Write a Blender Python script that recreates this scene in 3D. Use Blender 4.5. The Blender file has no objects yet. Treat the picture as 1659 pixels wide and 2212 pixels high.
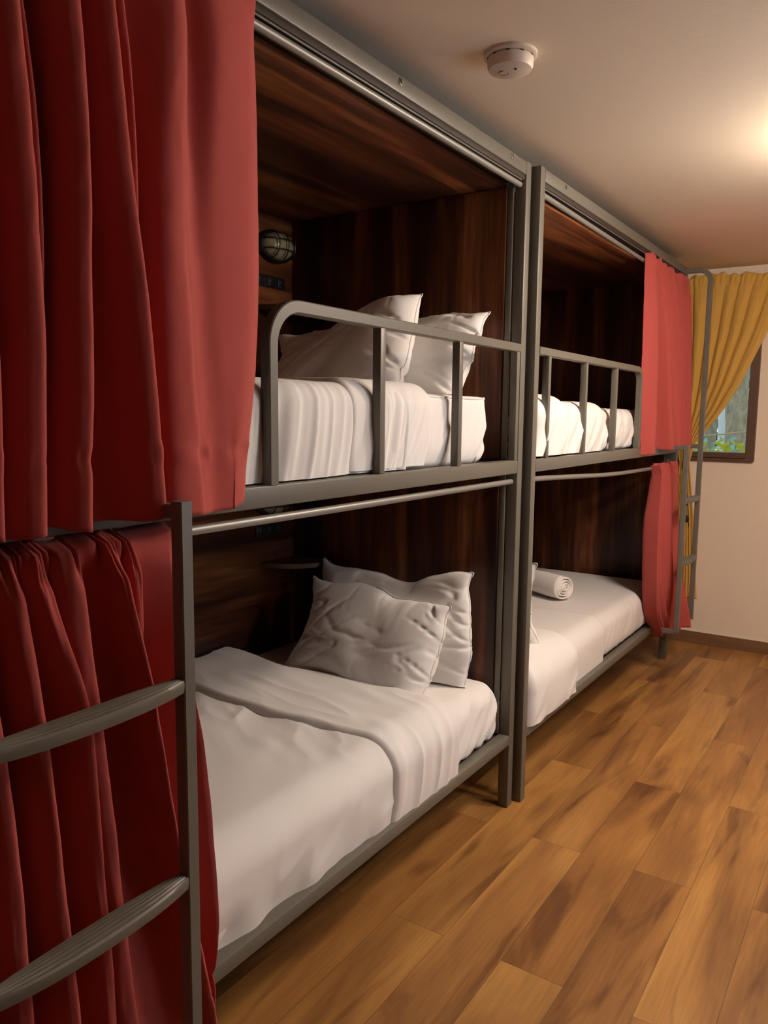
import bpy, bmesh, math, random
import numpy as np
from mathutils import Vector, Matrix

# ------------------------------------------------------------------ camera
S = bpy.context.scene
YAW, PITCH, ROLL = .5857, -.1235, .0102
fw = Vector((-math.sin(YAW)*math.cos(PITCH), math.cos(YAW)*math.cos(PITCH), math.sin(PITCH)))
rt0 = Vector((math.cos(YAW), math.sin(YAW), 0)); up0 = rt0.cross(fw)
rt = rt0*math.cos(ROLL) + up0*math.sin(ROLL); up = up0*math.cos(ROLL) - rt0*math.sin(ROLL)
cd = bpy.data.cameras.new('camera'); cam = bpy.data.objects.new('camera', cd)
S.collection.objects.link(cam); S.camera = cam
cd.sensor_fit = 'VERTICAL'; cd.sensor_height = 24; cd.lens = 24*1687.2/2212; cd.clip_start = .02
M = Matrix((rt, up, -fw)).transposed().to_4x4(); M.translation = Vector((1.0912, -2.4654, 1.4))
cam.matrix_world = M

# ------------------------------------------------------------------ light and exposure
S.view_settings.view_transform = 'Standard'; S.view_settings.look = 'None'
S.view_settings.gamma = 1; S.view_settings.use_curve_mapping = False
S.view_settings.exposure = -.30
w = bpy.data.worlds.new('world'); S.world = w; w.use_nodes = True
bg = w.node_tree.nodes['Background']; bg.inputs[0].default_value = (.72, .93, 1, 1); bg.inputs[1].default_value = 1.5
LAMP_POS = (1.06, .42, 2.28); LAMP_E = 135.0; LAMP_C = (1, .84, .70)
COOL_FILL_W = 14.0; ADDED_LAMP_E = 100.0
def area(name, loc, direction, sx, sy, power, col):
    l = bpy.data.lights.new(name, 'AREA'); l.shape = 'RECTANGLE'; l.size = sx; l.size_y = sy
    l.energy = power; l.color = col
    o = bpy.data.objects.new(name, l); S.collection.objects.link(o); o.location = loc
    o.rotation_euler = Vector(direction).to_track_quat('-Z', 'Y').to_euler(); return o
# daylight at the far window, plus cool fill put in at the unseen right window
area('daylight_fill', (2.10, -.30, 1.35), (-1, -.1, -.15), .9, 1.1, COOL_FILL_W, (.62, .82, 1))
area('daylight_fill', (.0, 3.7, 3.3), (.1, -1, -.85), 1.6, 1.0, 40.0, (.75, .92, 1))

# ------------------------------------------------------------------ helpers
COL = S.collection
def vn(x, y, seed=0):
    x = np.asarray(x, float); y = np.asarray(y, float)
    xi = np.floor(x).astype(np.int64); yi = np.floor(y).astype(np.int64)
    fx = x-xi; fy = y-yi; fx = fx*fx*(3-2*fx); fy = fy*fy*(3-2*fy)
    def h(a, b):
        n = (a*374761393 + b*668265263 + seed*1442695041) & 0xFFFFFFFF
        n = ((n ^ (n >> 13))*1274126177) & 0xFFFFFFFF
        return ((n ^ (n >> 16)) & 0xFFFF)/32767.5-1
    return (h(xi, yi)*(1-fx)+h(xi+1, yi)*fx)*(1-fy)+(h(xi, yi+1)*(1-fx)+h(xi+1, yi+1)*fx)*fy
def fbm(x, y, seed=0, oct=3):
    r = 0; a = 1
    for i in range(oct):
        r = r+a*vn(x*2**i, y*2**i, seed+i*17); a *= .5
    return r
def ridged(x, y, seed=0):
    return 1-np.abs(fbm(x, y, seed, 2))*2
def sstep(a, b, x):
    t = np.clip((np.asarray(x, float)-a)/(b-a), 0, 1); return t*t*(3-2*t)

def org(p):
    v = Vector((0, 0, 0))
    while p is not None:
        v += p.location; p = p.parent
    return v
def link(o, parent=None):
    COL.objects.link(o)
    if parent: o.parent = parent
    return o
def mesh(name, vs, fs, mat, parent=None, smooth=True, base=None, angle=None):
    """verts are given in world coordinates"""
    me = bpy.data.meshes.new(name)
    L = org(parent) if parent else Vector(base) if base is not None else Vector((0, 0, 0))
    vs = np.asarray(vs, float)-np.array(L)
    me.from_pydata([tuple(v) for v in vs.tolist()], [], [tuple(int(i) for i in f) for f in fs])
    me.validate(); me.update()
    o = bpy.data.objects.new(name, me); me.materials.append(mat)
    if smooth:
        for p in me.polygons: p.use_smooth = True
        if angle: me.set_sharp_from_angle(angle=math.radians(angle))
    link(o, parent)
    if not parent: o.location = L
    return o
def tag(o, label=None, cat=None, group=None, kind=None):
    if label: o['label'] = label
    if cat: o['category'] = cat
    if group: o['group'] = group
    if kind: o['kind'] = kind
    return o
def empty(name, loc, label=None, cat=None, group=None):
    o = bpy.data.objects.new(name, None); COL.objects.link(o); o.location = loc
    o.empty_display_size = .1
    return tag(o, label, cat, group)
class MB:
    def __init__(s): s.v = []; s.f = []
    def add(s, vs, fs):
        n = len(s.v); s.v += [tuple(map(float, v)) for v in vs]; s.f += [tuple(int(i)+n for i in f) for f in fs]; return s
    def box(s, x0, x1, y0, y1, z0, z1, b=.003):
        bm = bmesh.new(); bmesh.ops.create_cube(bm, size=1)
        for v in bm.verts: v.co = ((x0+x1)/2+v.co.x*(x1-x0), (y0+y1)/2+v.co.y*(y1-y0), (z0+z1)/2+v.co.z*(z1-z0))
        if b: bmesh.ops.bevel(bm, geom=bm.edges[:], offset=min(b, .4*min(x1-x0, y1-y0, z1-z0)), segments=2, affect='EDGES', profile=.5)
        bm.verts.index_update()
        s.add([v.co for v in bm.verts], [[v.index for v in f.verts] for f in bm.faces]); bm.free(); return s
    def tube(s, pts, r, n=16, square=False, cap=True):
        pts = [Vector(p) for p in pts]; rings = []; m = len(pts)
        if square: a0 = math.pi/4; n = 4; r = r*math.sqrt(2)
        else: a0 = 0
        prev = None
        for i, p in enumerate(pts):
            t = (pts[min(i+1, m-1)]-pts[max(i-1, 0)]).normalized()
            if prev is None:
                ref = Vector((0, 0, 1)) if abs(t.z) < .9 else Vector((1, 0, 0))
                nrm = (ref-t*ref.dot(t)).normalized()
            else: nrm = (prev-t*prev.dot(t)).normalized()
            prev = nrm; bi = t.cross(nrm)
            if square:
                k = r/math.sqrt(2); c = k*.82; ring = []
                for sx, sy in ((1, 1), (-1, 1), (-1, -1), (1, -1)):
                    q = ((k*sx, c*sy), (c*sx, k*sy)) if sx*sy > 0 else ((c*sx, k*sy), (k*sx, c*sy))
                    ring += [p+nrm*a+bi*b_ for a, b_ in q]
            else:
                ring = [p+(nrm*math.cos(2*math.pi*j/n)+bi*math.sin(2*math.pi*j/n))*r for j in range(n)]
            rings.append(ring)
        k = len(rings[0]); vs = [v for rg in rings for v in rg]; fs = []
        for i in range(m-1):
            for j in range(k): fs.append((i*k+j, i*k+(j+1) % k, (i+1)*k+(j+1) % k, (i+1)*k+j))
        if cap: fs += [tuple(range(k))[::-1], tuple((m-1)*k+j for j in range(k))]
        return s.add(vs, fs)
    def lathe(s, prof, c, n=40, axis='z', sx=1, sy=1):
        vs = []; fs = []; m = len(prof)
        for r, h in prof:
            for j in range(n):
                a = 2*math.pi*j/n; u, v = r*math.cos(a)*sx, r*math.sin(a)*sy
                p = (u, v, h) if axis == 'z' else (h, u, v) if axis == 'x' else (v, h, u)
                vs.append((c[0]+p[0], c[1]+p[1], c[2]+p[2]))
        for i in range(m-1):
            for j in range(n): fs.append((i*n+j, i*n+(j+1) % n, (i+1)*n+(j+1) % n, (i+1)*n+j))
        fs += [tuple(range(n))[::-1], tuple((m-1)*n+j for j in range(n))]
        return s.add(vs, fs)
    def build(s, name, mat, parent=None, base=None, smooth=True, angle=35, label=None):
        o = mesh(name, s.v, s.f, mat, parent, smooth, base, angle)
        if label: o['label'] = label
        return o
def arc(c, a0, a1, r, e1, e2, n=10):
    c = Vector(c); e1 = Vector(e1); e2 = Vector(e2)
    return [c+(e1*math.cos(a)+e2*math.sin(a))*r for a in np.linspace(a0, a1, n)]

# ------------------------------------------------------------------ materials
def nmat(name):
    m = bpy.data.materials.new(name); m.use_nodes = True
    nt = m.node_tree; return m, nt, nt.nodes['Principled BSDF'], nt.nodes.new, nt.links.new
def simple(name, col, rough=.6, metal=0, spec=.5, noise=0, nscale=40, bump=0, sheen=0, stretch=(1, 1, 1)):
    m, nt, p, N, K = nmat(name)
    p.inputs['Base Color'].default_value = (*col, 1); p.inputs['Roughness'].default_value = rough
    p.inputs['Metallic'].default_value = metal; p.inputs['Specular IOR Level'].default_value = spec
    if sheen:
        p.inputs['Sheen Weight'].default_value = sheen; p.inputs['Sheen Roughness'].default_value = .5
    if noise or bump:
        tc = N('ShaderNodeTexCoord'); mp = N('ShaderNodeMapping'); K(tc.outputs['Object'], mp.inputs[0]); mp.inputs['Scale'].default_value = stretch
        nz = N('ShaderNodeTexNoise'); nz.inputs['Scale'].default_value = nscale; nz.inputs['Detail'].default_value = 5
        K(mp.outputs[0], nz.inputs[0])
        if noise:
            mx = N('ShaderNodeMix'); mx.data_type = 'RGBA'
            K(nz.outputs['Fac'], mx.inputs[0]); mx.inputs[6].default_value = (*[c*(1-noise) for c in col], 1); mx.inputs[7].default_value = (*[min(1, c*(1+noise)) for c in col], 1)
            K(mx.outputs[2], p.inputs['Base Color'])
        if bump:
            b = N('ShaderNodeBump'); b.inputs['Strength'].default_value = 1; b.inputs['Distance'].default_value = bump
            K(nz.outputs['Fac'], b.inputs['Height']); K(b.outputs[0], p.inputs['Normal'])
    return m
def ramp(N, stops):
    r = N('ShaderNodeValToRGB'); e = r.color_ramp.elements
    while len(e) < len(stops): e.new(.5)
    for i, (pos, c) in enumerate(stops): e[i].position = pos; e[i].color = (*c, 1)
    return r
def walnut(name, axis, k=1.0):
    """dark walnut laminate; boards and grain run along `axis`"""
    m, nt, p, N, K = nmat(name)
    tc = N('ShaderNodeTexCoord'); sc = {'y': (1, .07, 1), 'z': (1, 1, .07), 'x': (.07, 1, 1)}[axis]
    mp = N('ShaderNodeMapping'); K(tc.outputs['Object'], mp.inputs[0]); mp.inputs['Scale'].default_value = sc
    n1 = N('ShaderNodeTexNoise'); n1.inputs['Scale'].default_value = 8.5; n1.inputs['Detail'].default_value = 3; n1.inputs['Distortion'].default_value = .4
    n2 = N('ShaderNodeTexNoise'); n2.inputs['Scale'].default_value = 70; n2.inputs['Detail'].default_value = 6
    K(mp.outputs[0], n1.inputs[0]); K(mp.outputs[0], n2.inputs[0])
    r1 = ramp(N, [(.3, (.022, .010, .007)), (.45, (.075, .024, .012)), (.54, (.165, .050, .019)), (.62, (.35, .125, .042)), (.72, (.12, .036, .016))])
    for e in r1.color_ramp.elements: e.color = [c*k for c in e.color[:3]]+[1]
    K(n1.outputs['Fac'], r1.inputs[0])
    r2 = ramp(N, [(.3, (.5, .45, .42)), (.7, (1.25, 1.2, 1.15))]); K(n2.outputs['Fac'], r2.inputs[0])
    mx = N('ShaderNodeMix'); mx.data_type = 'RGBA'; mx.blend_type = 'MULTIPLY'; mx.inputs[0].default_value = .85
    K(r1.outputs[0], mx.inputs[6]); K(r2.outputs[0], mx.inputs[7]); K(mx.outputs[2], p.inputs['Base Color'])
    p.inputs['Roughness'].default_value = .38; p.inputs['Specular IOR Level'].default_value = .35
    b = N('ShaderNodeBump'); b.inputs['Strength'].default_value = .25; b.inputs['Distance'].default_value = .001
    K(n2.outputs['Fac'], b.inputs['Height']); K(b.outputs[0], p.inputs['Normal'])
    return m
def floor_mat():
    m, nt, p, N, K = nmat('laminate_floor')
    tc = N('ShaderNodeTexCoord'); sp = N('ShaderNodeSeparateXYZ'); K(tc.outputs['Object'], sp.inputs[0])
    def mt(op, a, b=None, c=None):
        n = N('ShaderNodeMath'); n.operation = op
        for i, q in enumerate((a, b, c)):
            if q is None: continue
            if isinstance(q, (int, float)): n.inputs[i].default_value = q
            else: K(q, n.inputs[i])
        return n.outputs[0]
    PW, PL = .1691, 1.214
    fx = mt('DIVIDE', mt('ADD', sp.outputs[0], .0171+PW*40), PW); kx = mt('FLOOR', fx); ux = mt('FRACT', fx)
    odd = mt('MODULO', kx, 2.0)
    off = mt('MULTIPLY', odd, .5)
    fy = mt('ADD', mt('DIVIDE', mt('SUBTRACT', sp.outputs[1], .479-PL*20), PL), off); ky = mt('FLOOR', fy); uy = mt('FRACT', fy)
    cb = N('ShaderNodeCombineXYZ'); K(kx, cb.inputs[0]); K(ky, cb.inputs[1])
    wn = N('ShaderNodeTexWhiteNoise'); wn.noise_dimensions = '3D'; K(cb.outputs[0], wn.inputs['Vector'])
    # grain coordinate shifted per plank
    sh = N('ShaderNodeVectorMath'); sh.operation = 'SCALE'; K(wn.outputs['Color'], sh.inputs[0]); sh.inputs['Scale'].default_value = 37
    ad = N('ShaderNodeVectorMath'); ad.operation = 'ADD'; K(tc.outputs['Object'], ad.inputs[0]); K(sh.outputs[0], ad.inputs[1])
    mp = N('ShaderNodeMapping'); mp.inputs['Scale'].default_value = (1, .16, 1); K(ad.outputs[0], mp.inputs[0])
    n1 = N('ShaderNodeTexNoise'); n1.inputs['Scale'].default_value = 6; n1.inputs['Detail'].default_value = 4; n1.inputs['Distortion'].default_value = .9; K(mp.outputs[0], n1.inputs[0])
    mp2 = N('ShaderNodeMapping'); mp2.inputs['Scale'].default_value = (1, .05, 1); K(ad.outputs[0], mp2.inputs[0])
    n2 = N('ShaderNodeTexNoise'); n2.inputs['Scale'].default_value = 120; n2.inputs['Detail'].default_value = 5; K(mp2.outputs[0], n2.inputs[0])
    mp3 = N('ShaderNodeMapping'); mp3.inputs['Scale'].default_value = (1, .14, 1); K(ad.outputs[0], mp3.inputs[0])
    n3 = N('ShaderNodeTexNoise'); n3.inputs['Scale'].default_value = 6.2; n3.inputs['Detail'].default_value = 8; n3.inputs['Distortion'].default_value = 1.6; K(mp3.outputs[0], n3.inputs[0])
    r1 = ramp(N, [(.28, (.18, .078, .026)), (.44, (.29, .134, .040)), (.55, (.375, .18, .052)), (.7, (.45, .232, .067))]); K(n1.outputs['Fac'], r1.inputs[0])
    tint = ramp(N, [(0, (.88, .82, .77)), (.35, (.97, .95, .92)), (.7, (1.02, 1.0, .95)), (1, (1.09, 1.11, 1.06))]); K(wn.outputs['Value'], tint.inputs[0])
    a = N('ShaderNodeMix'); a.data_type = 'RGBA'; a.blend_type = 'MULTIPLY'; a.inputs[0].default_value = 1; K(r1.outputs[0], a.inputs[6]); K(tint.outputs[0], a.inputs[7])
    dk = ramp(N, [(.0, (.36, .33, .36)), (.36, (.55, .5, .5)), (.45, (1, 1, 1))]); K(n3.outputs['Fac'], dk.inputs[0])
    b_ = N('ShaderNodeMix'); b_.data_type = 'RGBA'; b_.blend_type = 'MULTIPLY'; b_.inputs[0].default_value = .9; K(a.outputs[2], b_.inputs[6]); K(dk.outputs[0], b_.inputs[7])
    g = ramp(N, [(.3, (.82, .8, .78)), (.7, (1.1, 1.1, 1.1))]); K(n2.outputs['Fac'], g.inputs[0])
    c_ = N('ShaderNodeMix'); c_.data_type = 'RGBA'; c_.blend_type = 'MULTIPLY'; c_.inputs[0].default_value = .8; K(b_.outputs[2], c_.inputs[6]); K(g.outputs[0], c_.inputs[7])
    ex = mt('MULTIPLY', mt('MINIMUM', ux, mt('SUBTRACT', 1.0, ux)), PW); ey = mt('MULTIPLY', mt('MINIMUM', uy, mt('SUBTRACT', 1.0, uy)), PL)
    seam = mt('LESS_THAN', mt('MINIMUM', ex, ey), .0011)
    d_ = N('ShaderNodeMix'); d_.data_type = 'RGBA'; K(mt('MULTIPLY', seam, .55), d_.inputs[0]); K(c_.outputs[2], d_.inputs[6]); d_.inputs[7].default_value = (.05, .02, .008, 1)
    K(d_.outputs[2], p.inputs['Base Color'])
    p.inputs['Roughness'].default_value = .42; p.inputs['Specular IOR Level'].default_value = .4
    bp = N('ShaderNodeBump'); bp.inputs['Strength'].default_value = .3; bp.inputs['Distance'].default_value = .0008; bp.invert = True
    K(mt('ADD', mt('MULTIPLY', n2.outputs['Fac'], .3), seam), bp.inputs['Height']); K(bp.outputs[0], p.inputs['Normal'])
    return m
def cloth_mat(name, col, scale=900, rough=.85, trans=0, sheen=.3, bump=.0004):
    m, nt, p, N, K = nmat(name)
    p.inputs['Base Color'].default_value = (*col, 1); p.inputs['Roughness'].default_value = rough
    p.inputs['Specular IOR Level'].default_value = .2; p.inputs['Sheen Weight'].default_value = sheen; p.inputs['Sheen Roughness'].default_value = .45
    tc = N('ShaderNodeTexCoord'); nz = N('ShaderNodeTexNoise'); nz.inputs['Scale'].default_value = scale; K(tc.outputs['Object'], nz.inputs[0])
    b = N('ShaderNodeBump'); b.inputs['Strength'].default_value = .6; b.inputs['Distance'].default_value = bump
    K(nz.outputs['Fac'], b.inputs['Height']); K(b.outputs[0], p.inputs['Normal'])
    if trans:
        t = N('ShaderNodeBsdfTranslucent'); t.inputs[0].default_value = (*col, 1); mx = N('ShaderNodeMixShader'); mx.inputs[0].default_value = trans
        K(p.outputs[0], mx.inputs[1]); K(t.outputs[0], mx.inputs[2]); K(mx.outputs[0], nt.nodes['Material Output'].inputs[0])
    return m
STEEL = simple('charcoal_steel', (.138, .128, .102), rough=.42, spec=.5, noise=.08, nscale=60, bump=.0002)
CHROME = simple('dull_chrome', (.27, .26, .235), rough=.42, metal=.35)
WAL_Y = walnut('walnut_along', 'y'); WAL_Z = walnut('walnut_upright_shaded', 'z', .62)  # upright walnut darkened: shade inside the bunks is put into its colour
WHITE = cloth_mat('white_cotton', (.78, .75, .715), sheen=.1)
TOWEL = cloth_mat('towelling', (.82, .77, .72), scale=420, sheen=.5, bump=.002)
RED = cloth_mat('red_curtain_cloth', (.43, .078, .066), sheen=.10)
MUST = cloth_mat('mustard_curtain_cloth', (.74, .45, .105), trans=.12, sheen=.1)
WALL = simple('cream_wall', (.84, .70, .55), rough=.85, bump=.0012, nscale=25)
CEIL = simple('cream_ceiling', (.84, .725, .57), rough=.9, bump=.0006, nscale=30)
DARKWALL = walnut('opposite_panelling', 'z')
FLOOR = floor_mat()
BASEW = simple('brown_skirting', (.19, .095, .045), rough=.5, noise=.35, nscale=14, stretch=(.2, 1, 2))
FRAMEW = simple('window_wood', (.10, .05, .028), rough=.5, noise=.25, nscale=20)
PLAST = simple('cream_plastic', (.66, .56, .46), rough=.45)
DARKP = simple('black_plastic', (.012, .012, .011), rough=.4)
BRASS = simple('dark_metal_cage', (.03, .027, .02), rough=.35, metal=.6)
DARKW = simple('dark_board_and_shade', (.03, .018, .012), rough=.7)
BLACK = simple('black_ribbon', (.02, .018, .015), rough=.8)

# ------------------------------------------------------------------ room shell
X0, X1, Y0, Y1, ZC = -1.06, 1.98, -3.3, 2.595, 2.28
def struct(name, mb, mat, parent=None):
    o = mb.build(name, mat, parent, smooth=False, angle=None)
    if not parent: o['kind'] = 'structure'
    return o
struct('floor', MB().box(X0-.1, X1+.1, Y0-.1, Y1+.1, -.08, 0, 0), FLOOR)
struct('ceiling', MB().box(X0-.1, X1+.1, Y0-.1, Y1+.1, ZC, ZC+.08, 0), CEIL)
struct('wall_left', MB().box(X0-.1, X0, Y0-.1, Y1+.1, 0, ZC, 0), WALL)
struct('wall_near', MB().box(X0-.1, X1+.1, Y0-.1, Y0, 0, ZC, 0), DARKWALL)
WX0, WX1, WZ0, WZ1 = -.62, .335, 1.165, 2.08
f = MB(); f.box(X0, WX0, Y1, Y1+.12, 0, ZC, 0).box(WX1, X1+.1, Y1, Y1+.12, 0, ZC, 0).box(WX0, WX1, Y1, Y1+.12, 0, WZ0, 0).box(WX0, WX1, Y1, Y1+.12, WZ1, ZC, 0)
struct('wall_far', f, WALL)
RY0, RY1, RZ0, RZ1 = -.75, .15, .8, 1.9
f = MB(); f.box(X1, X1+.1, Y0, RY0, 0, ZC, 0).box(X1, X1+.1, RY1, Y1, 0, ZC, 0).box(X1, X1+.1, RY0, RY1, 0, RZ0, 0).box(X1, X1+.1, RY0, RY1, RZ1, ZC, 0)
struct('wall_right', f, DARKWALL)
b = struct('baseboard_far', MB().box(X0, X1, Y1-.012, Y1, 0, .074, .001), BASEW)
mesh('top_bead', *(lambda q: (q.v, q.f))(MB().box(X0, X1, Y1-.008, Y1, .074, .0775, 0)), simple('pale_sealant', (.7, .6, .5)), b, smooth=False)
struct('baseboard_right', MB().box(X1-.012, X1, Y0, Y1, 0, .074, .001), BASEW)
m, nt, p, N, K = nmat('window_glass'); p.inputs['Transmission Weight'].default_value = 1; p.inputs['Roughness'].default_value = 0; p.inputs['IOR'].default_value = 1.02
GLASS = m
w1 = MB()
w1.box(WX0-.02, WX0+.03, Y1-.025, Y1+.03, WZ0-.015, WZ1+.02).box(WX1-.028, WX1+.022, Y1-.025, Y1+.03, WZ0-.015, WZ1+.02)
w1.box(WX0+.03, WX1-.028, Y1-.022, Y1+.03, WZ0+.0, WZ0+.034).box(WX0+.03, WX1-.028, Y1-.022, Y1+.03, WZ1-.034, WZ1+.02)
w1.box(WX0-.02, WX1+.022, Y1-.03, Y1+.0, WZ0-.017, WZ0-.002)
win = struct('window_1', w1, FRAMEW)
struct('pane', MB().box(WX0+.03, WX1-.028, Y1+.008, Y1+.012, WZ0+.03, WZ1-.03, 0), GLASS, win)
w2 = MB(); w2.box(X1-.02, X1+.05, RY0-.02, RY0+.04, RZ0-.02, RZ1+.02).box(X1-.02, X1+.05, RY1-.04, RY1+.02, RZ0-.02, RZ1+.02)
w2.box(X1-.02, X1+.05, RY0+.04, RY1-.04, RZ0-.02, RZ0+.04).box(X1-.02, X1+.05, RY0+.04, RY1-.04, RZ1-.04, RZ1+.02)
win2 = struct('added_window', w2, FRAMEW)  # unseen window, added to carry the cool fill light
struct('pane', MB().box(X1+.02, X1+.024, RY0+.04, RY1-.04, RZ0+.04, RZ1-.04, 0), GLASS, win2)

# ------------------------------------------------------------------ ceiling lamps
def emis(name, col, e):
    m, nt, p, N, K = nmat(name); p.inputs['Base Color'].default_value = (*col, 1)
    p.inputs['Emission Color'].default_value = (*col, 1); p.inputs['Emission Strength'].default_value = e; return m
def dome_lamp(loc, r, e, label, col):
    t = empty('ceiling_lamp', loc, label, 'lamp')
    MB().lathe([(r*1.06, 0), (r*1.06, -.012), (r*1.0, -.016)], loc, 48).build('lamp_base', PLAST, t)
    pr = [(r*math.cos(a), -.020-.13*math.sin(a)) for a in np.linspace(0, math.pi/2*.97, 10)]
    MB().lathe(pr, loc, 48).build('lamp_shade', emis('lit_diffuser', col, e), t)
dome_lamp(LAMP_POS, .16, LAMP_E, 'round white dome lamp glowing on the ceiling beside the beds', LAMP_C)

dome_lamp((1.76, .02, ZC), .16, ADDED_LAMP_E, 'round white dome lamp added as fill, out of view on the ceiling near the opposite wall', LAMP_C)  # second lamp added out of view to light the near curtain more frontally

# ------------------------------------------------------------------ bunk beds
def bunk(y0, y1, xo, far_ladder, label):
    B = empty('bunk_bed', (xo, (y0+y1)/2, 0), label, 'bunk bed', 'double bunk beds along the wall')
    P = .04; D = -1.0; HT = 2.225
    def bx(name, *a, mat=STEEL, label=None, par=B, bev=.004):
        a = list(a); a[0] += xo; a[1] += xo
        return MB().box(*a, bev).build(name, mat, par, label=label)
    for yy in (y0, y1-P):
        inset = .0
        bx('post', -P, 0, yy, yy+P, 0, HT)
        bx('post', D-P, D, yy, yy+P, 0, HT)
    ya, yb = y0+P, y1-P
    bx('top_rail', -P, -.0, ya, yb, 2.18, HT-.003); bx('middle_rail', -P, 0, ya, yb, 1.207, 1.2524); bx('bottom_rail', -P, 0, ya, yb, .2374, .2733)
    for z0, z1 in ((2.18, HT), (1.207, 1.2524), (.2374, .2733)):
        bx('back_rail', D-P, D, ya, yb, z0, z1)
        for yy in (y0, y1-P): bx('end_rail', D, -P, yy+.005, yy+P-.005, z0, z1)
    bx('curtain_track', -.09, -.006, ya, yb, 2.1655, 2.18, mat=DARKW, bev=.001)  # unlit steel underside; its shade is put into the dark colour
    bx('track_lip', -.014, -.010, ya+.02, yb-.012, 2.1612, 2.1657, bev=.0008)
    bx('mattress_platform', D, -P, ya, yb, 1.225, 1.245, mat=DARKW); bx('mattress_platform', D, -P, ya, yb, .245, .265, mat=DARKW)
    bx('back_panel', D+.003, D+.018, ya, yb, .2734, 1.206, mat=WAL_Y); bx('back_panel', D+.003, D+.018, ya, yb, 1.2526, 2.15, mat=WAL_Y)
    bx('roof_panel', D+.003, -.070, ya, yb, 2.150, 2.165, mat=WAL_Y)
    bx('bunk_underside', D+.003, -.045, ya, yb, 1.205, 1.2245, mat=WAL_Y)
    for yy, s in ((y0+P, 1), (y1-P, -1)):
        lo, hi = sorted((yy, yy+s*.016))
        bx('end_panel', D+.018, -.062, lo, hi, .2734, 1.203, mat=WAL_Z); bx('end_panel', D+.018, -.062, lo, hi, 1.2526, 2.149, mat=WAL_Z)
        lo, hi = sorted((yy, yy+s*.010))
        bx('panel_edge_strip', -.061, -.040, lo, hi, .2734, 1.2); bx('panel_edge_strip', -.061, -.040, lo, hi, 1.2526, 2.17)
    # guard rail
    s = -1 if not far_ladder else 1             # direction from the shared end towards the ladder
    gs = (y1-P) if s < 0 else (y0+P); ge = gs+s*1.235 if s < 0 else gs+1.265
    gx = xo-.0125; R = .085 if s < 0 else .06; zt = 1.626
    pts = [(gx, gs, zt)]+[Vector(q) for q in arc((gx, ge-s*R, zt-R), math.pi/2, 0, R, (0, s, 0), (0, 0, 1), 12)]+[(gx, ge, 1.2524)]
    g = MB().tube(pts, .0138, square=True).build('guard_rail', STEEL, B)
    pos = [gs+s*d for d in ((.018, .42, .83) if s < 0 else (.10, .49, .88))]
    for yy in pos:
        MB().box(gx-.0125, gx+.0125, yy-.0115, yy+.0115, 1.2524, zt-.013, .002).build('baluster', STEEL, g)
    # curtain rods
    if s < 0:
        MB().tube([(xo-.022, ya+.01, 2.150), (xo-.022, yb-.004, 2.152)], .0095).build('curtain_rod', CHROME, B, label='upper pale steel curtain rod')
        MB().tube([(xo-.022, ya+.01, 1.180), (xo-.022, (ya+yb)/2, 1.178), (xo-.022, yb-.004, 1.178)], .0095).build('curtain_rod', CHROME, B, label='lower pale steel curtain rod')
    else:
        MB().tube([(xo-.02, ya, 2.147), (xo-.02, 1.0, 2.137), (xo-.02, 1.4, 2.133), (xo-.02, yb, 2.14)], .0095).build('curtain_rod', CHROME, B)
        ys = np.linspace(ya, yb, 26); zz = np.interp(ys, [ya, .45, .75, .95, 1.2, 1.7, yb], [1.182, 1.168, 1.155, 1.147, 1.141, 1.137, 1.137])
        k = np.convolve(np.pad(zz, 2, 'edge'), np.ones(5)/5, 'valid')
        MB().tube([(xo-.022, a, b_) for a, b_ in zip(ys, k)], .0095).build('curtain_rod', CHROME, B, label='lower curtain rod bent downwards')
    # ladder standing off the front
    lx = .1475
    sh = -1.622 if s < 0 else 1.80; tl = -1.975 if s < 0 else 2.135
    U = MB(); h = .0125
    U.tube([(lx, sh, .262), (lx, sh, 1.262)], h, square=True)
    U.tube([(lx, tl, .262)]+[(lx, tl, z) for z in (1.0, 1.9)]+arc((lx-.06, tl, 2.14), 0, math.pi/2, .06, (1, 0, 0), (0, 0, 1), 9)+[(xo-.002, tl, 2.20)], h, square=True)
    for yy in (sh, tl):
        U.tube([(xo+.0, yy, 1.245), (lx-h*.5, yy, 1.245)], .0115, square=True)
        U.tube([(xo+.0, yy, .262), (lx-h*.5, yy, .262)], .0115, square=True)
    L = U.build('ladder', STEEL, B)
    a, b_ = sorted((sh, tl))
    for zr in (.628, .965):
        n = 40; vs = []; fs = []
        ys = np.linspace(a+h*.6, b_-h*.6, n+1)
        for i, yy in enumerate(ys):
            t = (i/n)*2-1; hw = .0105+.015*(1-abs(t)**2.6)
            zz = zr-.004*(1-t*t)
            cs = []
            for q in range(13):                      # grooved top
                u = -1+q/6; cs.append((lx+hw*u, zz+.011+(.0016 if q % 2 else 0)-.004*u*u))
            cs += [(lx+hw*1.04, zz), (lx+hw*.9, zz-.011), (lx, zz-.014), (lx-hw*.9, zz-.011), (lx-hw*1.04, zz)]
            vs += [(x, yy, z) for x, z in cs]
        k = 18
        for i in range(n):
            for j in range(k): fs.append((i*k+j, (i+1)*k+j, (i+1)*k+(j+1) % k, i*k+(j+1) % k))
        fs += [tuple(range(k)), tuple(n*k+j for j in range(k))[::-1]]
        MB().add(vs, fs).build('rung', STEEL, L, angle=40)
    # bolts on the top rail
    for yy in ((-.765, -.113) if s < 0 else (.29, 1.5)):
        MB().lathe([(.010, 0), (.010, .0015), (.006, .003), (.0058, .0055), (.002, .006)], (xo, yy, 2.207), 14, 'x').build('bolt', STEEL, B)
    return B
bed1 = bunk(-2.06, .04, 0, False, 'dark steel bunk bed in the foreground, walnut panelled, ladder at its near end')
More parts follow.
